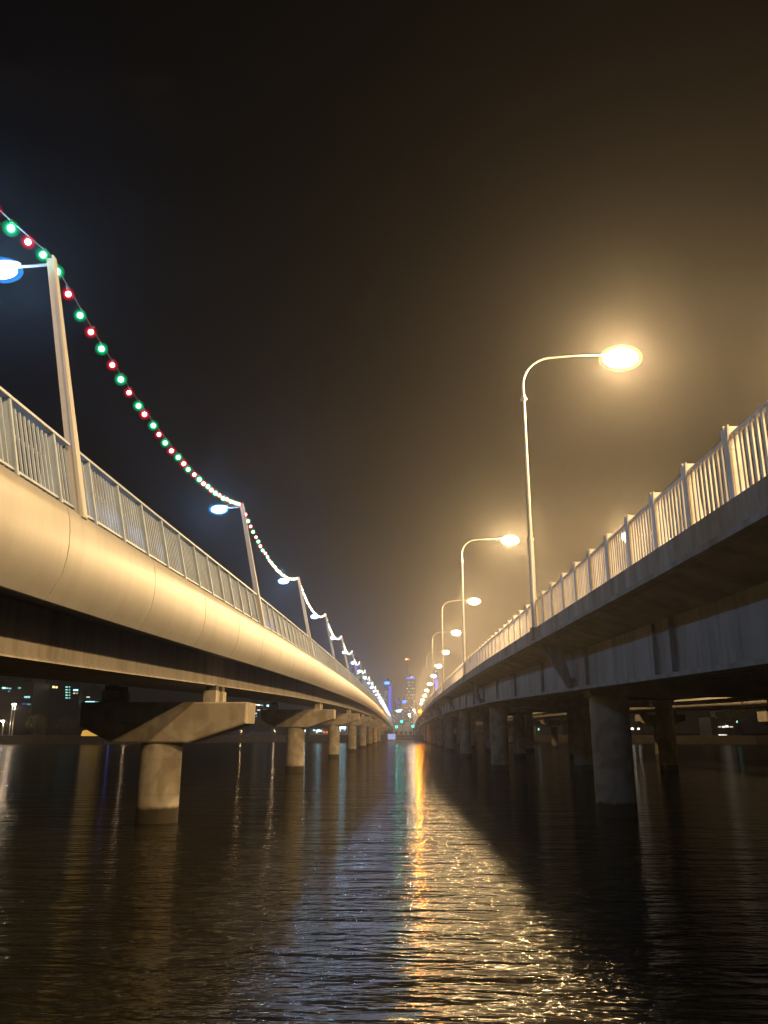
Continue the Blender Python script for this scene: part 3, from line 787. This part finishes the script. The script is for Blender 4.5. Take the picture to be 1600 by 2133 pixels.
building('apartment_block', 'wide dark apartment block with cyan windows behind the left bank lamps', -170.25, -150.94, 330, 23.31, M['dark_wall'], [(-163.4, 21.19, 1.19, 0.68, 'c', 1.6), (-162.19, 21.1, 1.19, 0.52, 'c', 0.8), (-160.79, 21.0, 1.19, 0.48, 't', 0.6), (-161.04, 19.85, 0.8, 0.4, 't', 0.35), (-156.84, 21.18, 1.19, 0.52, 't', 0.5), (-153.22, 17.54, 2.39, 0.72, 't', 0.8), (-154.28, 14.87, 1.39, 0.6, 'v', 0.35), (-152.28, 14.68, 1.59, 0.6, 't', 0.22), (-157.95, 12.6, 1.59, 0.32, 'c', 0.6)], depth=18, floor=3.2, group='apartment blocks', roof=True)
building('apartment_block', 'dark apartment block with a column of five stacked windows', -153.04, -137.89, 345, 24.39, M['dark_wall'], [(-149.29, 22.39, 0.94, 0.83, 'y', 2.0), (-148.03, 22.28, 0.94, 0.83, 'y', 1.3), (-143.69, 22.38, 0.91, 0.46, 't', 1.0), (-142.45, 22.38, 0.67, 0.46, 't', 0.6), (-143.57, 21.23, 0.91, 0.46, 't', 1.0), (-142.33, 21.23, 0.67, 0.46, 't', 0.6), (-143.45, 20.09, 0.91, 0.46, 't', 1.0), (-142.21, 20.09, 0.67, 0.46, 't', 0.6), (-143.32, 18.95, 0.91, 0.46, 't', 1.0), (-142.08, 18.95, 0.67, 0.46, 't', 0.6), (-143.2, 17.82, 0.91, 0.46, 't', 1.0), (-141.96, 17.82, 0.67, 0.46, 't', 0.6), (-139.62, 21.07, 2.08, 0.62, 'c', 1.6), (-140.11, 19.77, 0.83, 0.46, 'y', 1.0), (-138.87, 19.77, 0.73, 0.42, 'y', 0.5)], depth=18, floor=3.2, group='apartment blocks', roof=True)
building('apartment_block', 'lower dark block with one long blue lit strip', -138.24, -129.86, 350, 20.81, M['dark_wall'], [(-135.9, 18.38, 1.48, 0.46, 'w', 0.7), (-134.86, 16.36, 4.22, 0.55, 'c', 1.5), (-132.14, 16.36, 1.69, 0.34, 't', 0.35)], depth=16, floor=3.2, group='apartment blocks', roof=True)
building('apartment_block', 'dark block with white and cyan windows right of the nearest pier cap', -74.35, -64.41, 400, 19.09, M['dark_wall'], [(-72.12, 16.8, 1.45, 0.63, 'w', 1.0), (-70.7, 16.68, 1.2, 0.48, 'w', 2.2), (-69.28, 16.57, 1.45, 0.39, 'c', 0.8), (-66.2, 16.34, 1.2, 0.82, 'c', 1.8), (-70.6, 14.29, 1.45, 0.53, 'w', 0.8), (-67.54, 14.4, 1.93, 0.39, 'w', 0.6), (-71.94, 12.69, 1.2, 0.72, 't', 0.7), (-71.65, 11.33, 0.72, 0.72, 'd', 0.6)], depth=16, floor=3.2, group='apartment blocks', roof=True)
building('shop_row', 'low riverside shops with white and red lights between the piers', -44.29, -34.96, 390, 5.61, M['render_wall'], [(-39.71, 4.51, 2.35, 0.61, 'c', 6), (-41.99, 4.73, 1.17, 0.52, 'c', 2), (-37.42, 3.86, 0.7, 0.7, 'r', 1.4), (-36.06, 3.86, 0.7, 0.7, 'r', 1.2), (-40.83, 3.64, 0.94, 0.47, 'w', 0.8)], depth=10, floor=3.2, group='riverside buildings', roof=True)
building('shop_row', 'low riverside shop with a bright white light right of the third pier', -31.04, -26.46, 392, 6.72, M['render_wall'], [(-28.97, 5.84, 3.31, 0.76, 'c', 6), (-29.86, 4.74, 0.47, 0.94, 'c', 1.6), (-27.81, 4.96, 0.47, 0.71, 'c', 1.2)], depth=10, floor=3.2, group='riverside buildings', roof=True)
building('house_block', 'low dark building with white windows seen right of the slim dark column', 110.99, 122.15, 300, 8.38, M['dark_wall'], [(113.93, 5.53, 1.08, 0.43, 'w', 0.5), (115.31, 5.53, 1.08, 0.61, 'w', 1.0), (116.52, 5.7, 1.08, 0.72, 'w', 1.2), (118.05, 5.53, 1.27, 0.43, 'w', 0.5), (120.14, 7.37, 0.72, 0.72, 't', 1.6), (114.3, 2.7, 2.17, 0.36, 'w', 1.2), (115.67, 2.7, 1.08, 0.36, 'w', 0.8)], depth=12, floor=3.2, group='right bank buildings', roof=True)
building('house_block', 'low building with two white lights seen between the dark columns', 88.93, 95.38, 330, 6.69, M['dark_wall'], [(90.88, 5.04, 0.99, 0.68, 'w', 3), (93.34, 5.04, 0.8, 0.6, 'w', 2.5)], depth=12, floor=3.2, group='right bank buildings', roof=True)
building('house_block', 'low building with one tall pale blue window beyond the columns', 60.62, 73.12, 380, 7.66, M['dark_wall'], [(69.71, 5.53, 1.83, 2.29, 'c', 0.9), (62.03, 5.11, 0.57, 0.92, 't', 1.2)], depth=12, floor=3.2, group='right bank buildings', roof=True)

# crane mast with a red beacon behind the violet crowned tower
t = thing('radio_mast', 'thin dark mast carrying a red beacon above the city towers', 'mast', (3.6, 640, LAND_Z))
m = MB()
for (ax, ay) in ((-.5, -.5), (.5, -.5), (.5, .5), (-.5, .5)): m.tube([(ax, ay, 0), (ax*.4, ay*.4, 57.2)], .08, n=5)
for q in range(18): m.box(-.45, .45, -.45, -.40, q*3.1, q*3.1+.1)
m.build('mast_frame', M['dark_metal'], t)
for q, s in ((-.75, 1), (.9, 0)):
    m = MB(); m.ball((q, -.4, 57.4), (.75, .6, .55), 10, 6); m.build('beacon', glow('red_beacon', (1.0, .10, .03) if not s else (1, .45, .2), 5.0 if not s else 6.0, 'NONE'), t)
m = MB(); m.box(-1.2, 1.2, -.5, .3, 56.5, 56.8); m.build('platform', M['dark_metal'], t)

# riverside pavilion closing the gap between the bridges
t = thing('riverside_pavilion', 'low tan riverside building closing the gap between the two bridges', 'building', (0, 346, LAND_Z))
m = MB(); m.box(-4.1, 4.2, 0, 9, 0, 3.9); m.box(-4.3, 4.4, -.5, 0, 1.9, 2.1); m.build('wall', M['render_wall'], t)
m = MB(); m.box(-4.6, 4.7, -.7, 9.4, 3.9, 4.2); m.box(.6, 3.0, 1, 5, 4.2, 5.2); m.build('roof', M['render_wall'], t)
for q in (-3.0, -.9, 1.2, 3.1):
    m = MB(); m.box(q-.55, q+.55, -.06, -.02, .3, 1.6); m.build('window', M['dark_wall'], t)
for q in (-4.1, -1.3, 1.4, 4.1):
    m = MB(); m.tube([(q, -.6, 0), (q, -.6, 3.9)], .09, n=8); m.build('column', M['render_wall'], t)
t = thing('floating_jetty', 'pale floating jetty with a lit white shelter at the foot of the pavilion', 'jetty', (0, 335, 0))
m = MB(); m.box(-6.4, 4.6, -1.2, 1.0, -.3, .55); m.build('deck', M['render_wall'], t)
m = MB(); m.box(-6.2, -3.2, -.2, .9, .9, 2.9); m.box(-6.4, -3.0, -.5, 1.1, 2.9, 3.05); m.build('shelter', glow('lit_shelter_panel', (.42, .55, 1.0), .8, 'NONE'), t)
m = MB()
for q in range(9): m.tube([(-2.6+q*.85, -.9, .55), (-2.6+q*.85, -.9, 1.5)], .035, n=5)
m.tube([(-2.6, -.9, 1.5), (4.2, -.9, 1.5)], .04, n=5); m.build('railing', M['rail_paint'], t)

# traffic signals
for i, (x, y, z, lab) in enumerate([(-.57, 345, 8.04, 'green traffic signal highest of three above the pavilion'), (-2.77, 342, 5.88, 'green traffic signal at the far foot of the left bridge'), (3.99, 341.5, 6.07, 'green traffic signal at the far foot of the right bridge')]):
    t = thing('traffic_signal', lab, 'traffic light', (x, y, LAND_Z), 'green traffic signals at the far shore')
    H = z - LAND_Z
    m = MB(); m.tube([(.35, .2, 0), (.35, .2, H+.3)], .07, n=8); m.build('pole', M['dark_metal'], t)
    m = MB(); m.box(-.28, .28, -.05, .25, H-.45, H+1.0); hs = m.build('signal_head', M['dark_metal'], t)
    m = MB(); m.ball((0, -.12, H), (.46, .14, .46), 14, 8); m.build('green_lamp', glow('signal_green', (0.0, .85, .62), 6, 'NONE'), t, smooth=True)
    mk_light('signal_light', (0, -.8, H), 90, (0.0, .9, .6), .2, t)

# street lamps on the far banks
def shore_lamp(x, y, z, label, colr, watts, size=.35, strength=30, double=False, cat='street lamp', lens=(1, .9, .8)):
    t = thing('street_lamp', label, cat, (x, y, LAND_Z), 'street lamps on the far banks')
    H = z - LAND_Z
    m = MB(); m.tube([(0, .2, 0), (0, .2, H-.2)], [.11, .07], n=8)
    if double: m.tube([(-.85, .2, 0), (-.85, .2, H-.1)], [.11, .07], n=8)
    m.build('pole', M['galv'], t, smooth=True)
    m = MB(); m.tube([(0, .2, H-.2), (-.1, .1, H+.02), (-.4, 0, H+.1)], .05, n=6); m.build('arm', M['galv'], t)
    m = MB(); m.ball((-.3, 0, H+.16), (size*1.3, size*.7, size*.5), 10, 5, zlo=0); lum = m.build('luminaire', M['galv'], t, smooth=True)
    m = MB(); m.ball((-.3, 0, H+.12), (size*1.2, size*.7, size*.7), 10, 6, zhi=0.1); m.build('lens', glow('shore_lens', lens, strength, 'NONE'), lum, smooth=True)
    if watts: mk_light('lamp_light', (-.3, -.2, H-size-.15), watts, colr, .2, t)
shore_lamp(-120.6, 252, 11.97, 'tall twin pole street lamp at the left edge of the picture', (1, .72, .45), 1000, .55, 30, True)
shore_lamp(-123.6, 252, 6.92, 'lower street lamp cut by the left edge of the picture', (1, .72, .45), 1300, .55, 30)
t = thing('navigation_light', 'strong orange sodium light bracketed out from the far part of the right bridge', 'lamp', (5.30, 262, rz(262)))
m = MB(); m.tube([(.35, 0, .1), (.35, 0, 1.5), (.0, 0, 1.62)], .05, n=6); m.build('bracket', M['galv'], t)
m = MB(); m.box(-.42, .42, -.25, .45, 1.0, 1.15); m.build('housing', M['dark_metal'], t)
m = MB(); m.ball((0, -.1, .72), (.50, .42, .34), 12, 8); m.build('lens', glow('sodium_lens', (1, .36, .02), 9, 'NONE'), t, smooth=True)
mk_light('lamp_light', (-.55, -.75, .55), 6000, (1, .30, .01), .5, t)
shore_lamp(5.6, 400, 14.24, 'white street lamp just left of the orange sodium light', (1, .8, .6), 1500, .5, 22)
shore_lamp(3.3, 400, 12.2, 'smaller white street lamp furthest left of the orange lamp', (1, .8, .6), 1500, .5, 18)
shore_lamp(-65.5, 334, 4.33, 'low warm lamp on the sea wall right of the nearest pier cap', (1, .6, .25), 120, .25, 3, lens=(1, .6, .25))
shore_lamp(-52.2, 335, 4.52, 'low warm lamp on the sea wall left of the second pier', (1, .65, .35), 120, .25, 3, lens=(1, .6, .3))
shore_lamp(-85.2, 252, 3.4, 'low warm lamp on the sea wall left of the nearest pier column', (1, .65, .35), 40, .2, 2, lens=(1, .6, .3))
shore_lamp(-41.0, 345, 4.6, 'low cyan lamp on the sea wall between the second and third piers', (.5, .85, 1), 160, .3, 6, lens=(.5, .85, 1))
shore_lamp(-93.5, 262, 3.6, 'low blue lamp on the bank hidden behind the nearest pier column', (.15, .2, 1), 10, .3, .35, lens=(.2, .25, 1))

# lit tent on the left bank
t = thing('marquee_tent', 'small tent glowing yellow on the left bank', 'tent', (-93.2, 246, LAND_Z))
m = MB(); m.add([(-2.9, -1.5, 0), (2.9, -1.5, 0), (2.9, 1.5, 0), (-2.9, 1.5, 0), (-2.5, -1.5, 1.5), (1.2, -1.5, 1.35), (1.2, 1.5, 1.35), (-2.5, 1.5, 1.5), (-1.2, 0, 1.9), (.4, 0, 1.75)],
                [(0, 1, 5, 4), (1, 2, 6, 5), (2, 3, 7, 6), (3, 0, 4, 7), (4, 5, 9, 8), (5, 6, 9), (6, 7, 8, 9), (7, 4, 8)])
m.build('canopy', glow('lit_canvas', (1.0, .55, .10), .75, 'NONE'), t)
m = MB()
for q in ((-2.9, -1.55), (2.9, -1.55), (-2.5, 1.55), (2.9, 1.55)): m.tube([(q[0], q[1], 0), (q[0]*.86, q[1], 1.45)], .05, n=5)
m.build('frame', M['galv'], t)

# promenade railing on the sea wall
t = thing('promenade_railing', 'low warm lit railing along the sea wall between the first two piers', 'railing', (0, 0, LAND_Z+.15))
m = MB(); m.tube([(-66.5, 316.5, 1.05), (-62, 319.5, 1.05), (-49, 330, 1.0)], .06, n=6); m.tube([(-66.5, 316.5, .55), (-62, 319.5, .55), (-49, 330, .5)], .04, n=6); m.build('rail', M['rail_paint'], t)
for q in range(12):
    f = q/11; m = MB(); X_ = -66.5+17.5*f; Y_ = (316.5+(X_+66.5)*.667) if X_ < -62 else (319.5+(X_+62)*.808)
    m.tube([(X_, Y_, 0), (X_, Y_, 1.1)], .06, n=6); m.build('post', M['rail_paint'], t)


# ------------------------------------------------------------------ haze, added to spread a bloom-like glow around the lamps
hz = MB(); hz.box(-1090, 1090, -190, 1490, -1.2, 112)
hm = bpy.data.materials.new('haze'); hm.use_nodes = True
nt = hm.node_tree; nt.nodes.clear()
o_ = nt.nodes.new('ShaderNodeOutputMaterial'); pv = nt.nodes.new('ShaderNodeVolumePrincipled')
pv.inputs['Color'].default_value = (0.92, 0.92, 0.94, 1)
pv.inputs['Density'].default_value = ADDED_HAZE_DENSITY
pv.inputs['Anisotropy'].default_value = 0.84
nt.links.new(pv.outputs[0], o_.inputs['Volume'])
hm.cycles.homogeneous_volume = True
ho = tag(hz.build('haze', hm), kind='stuff')
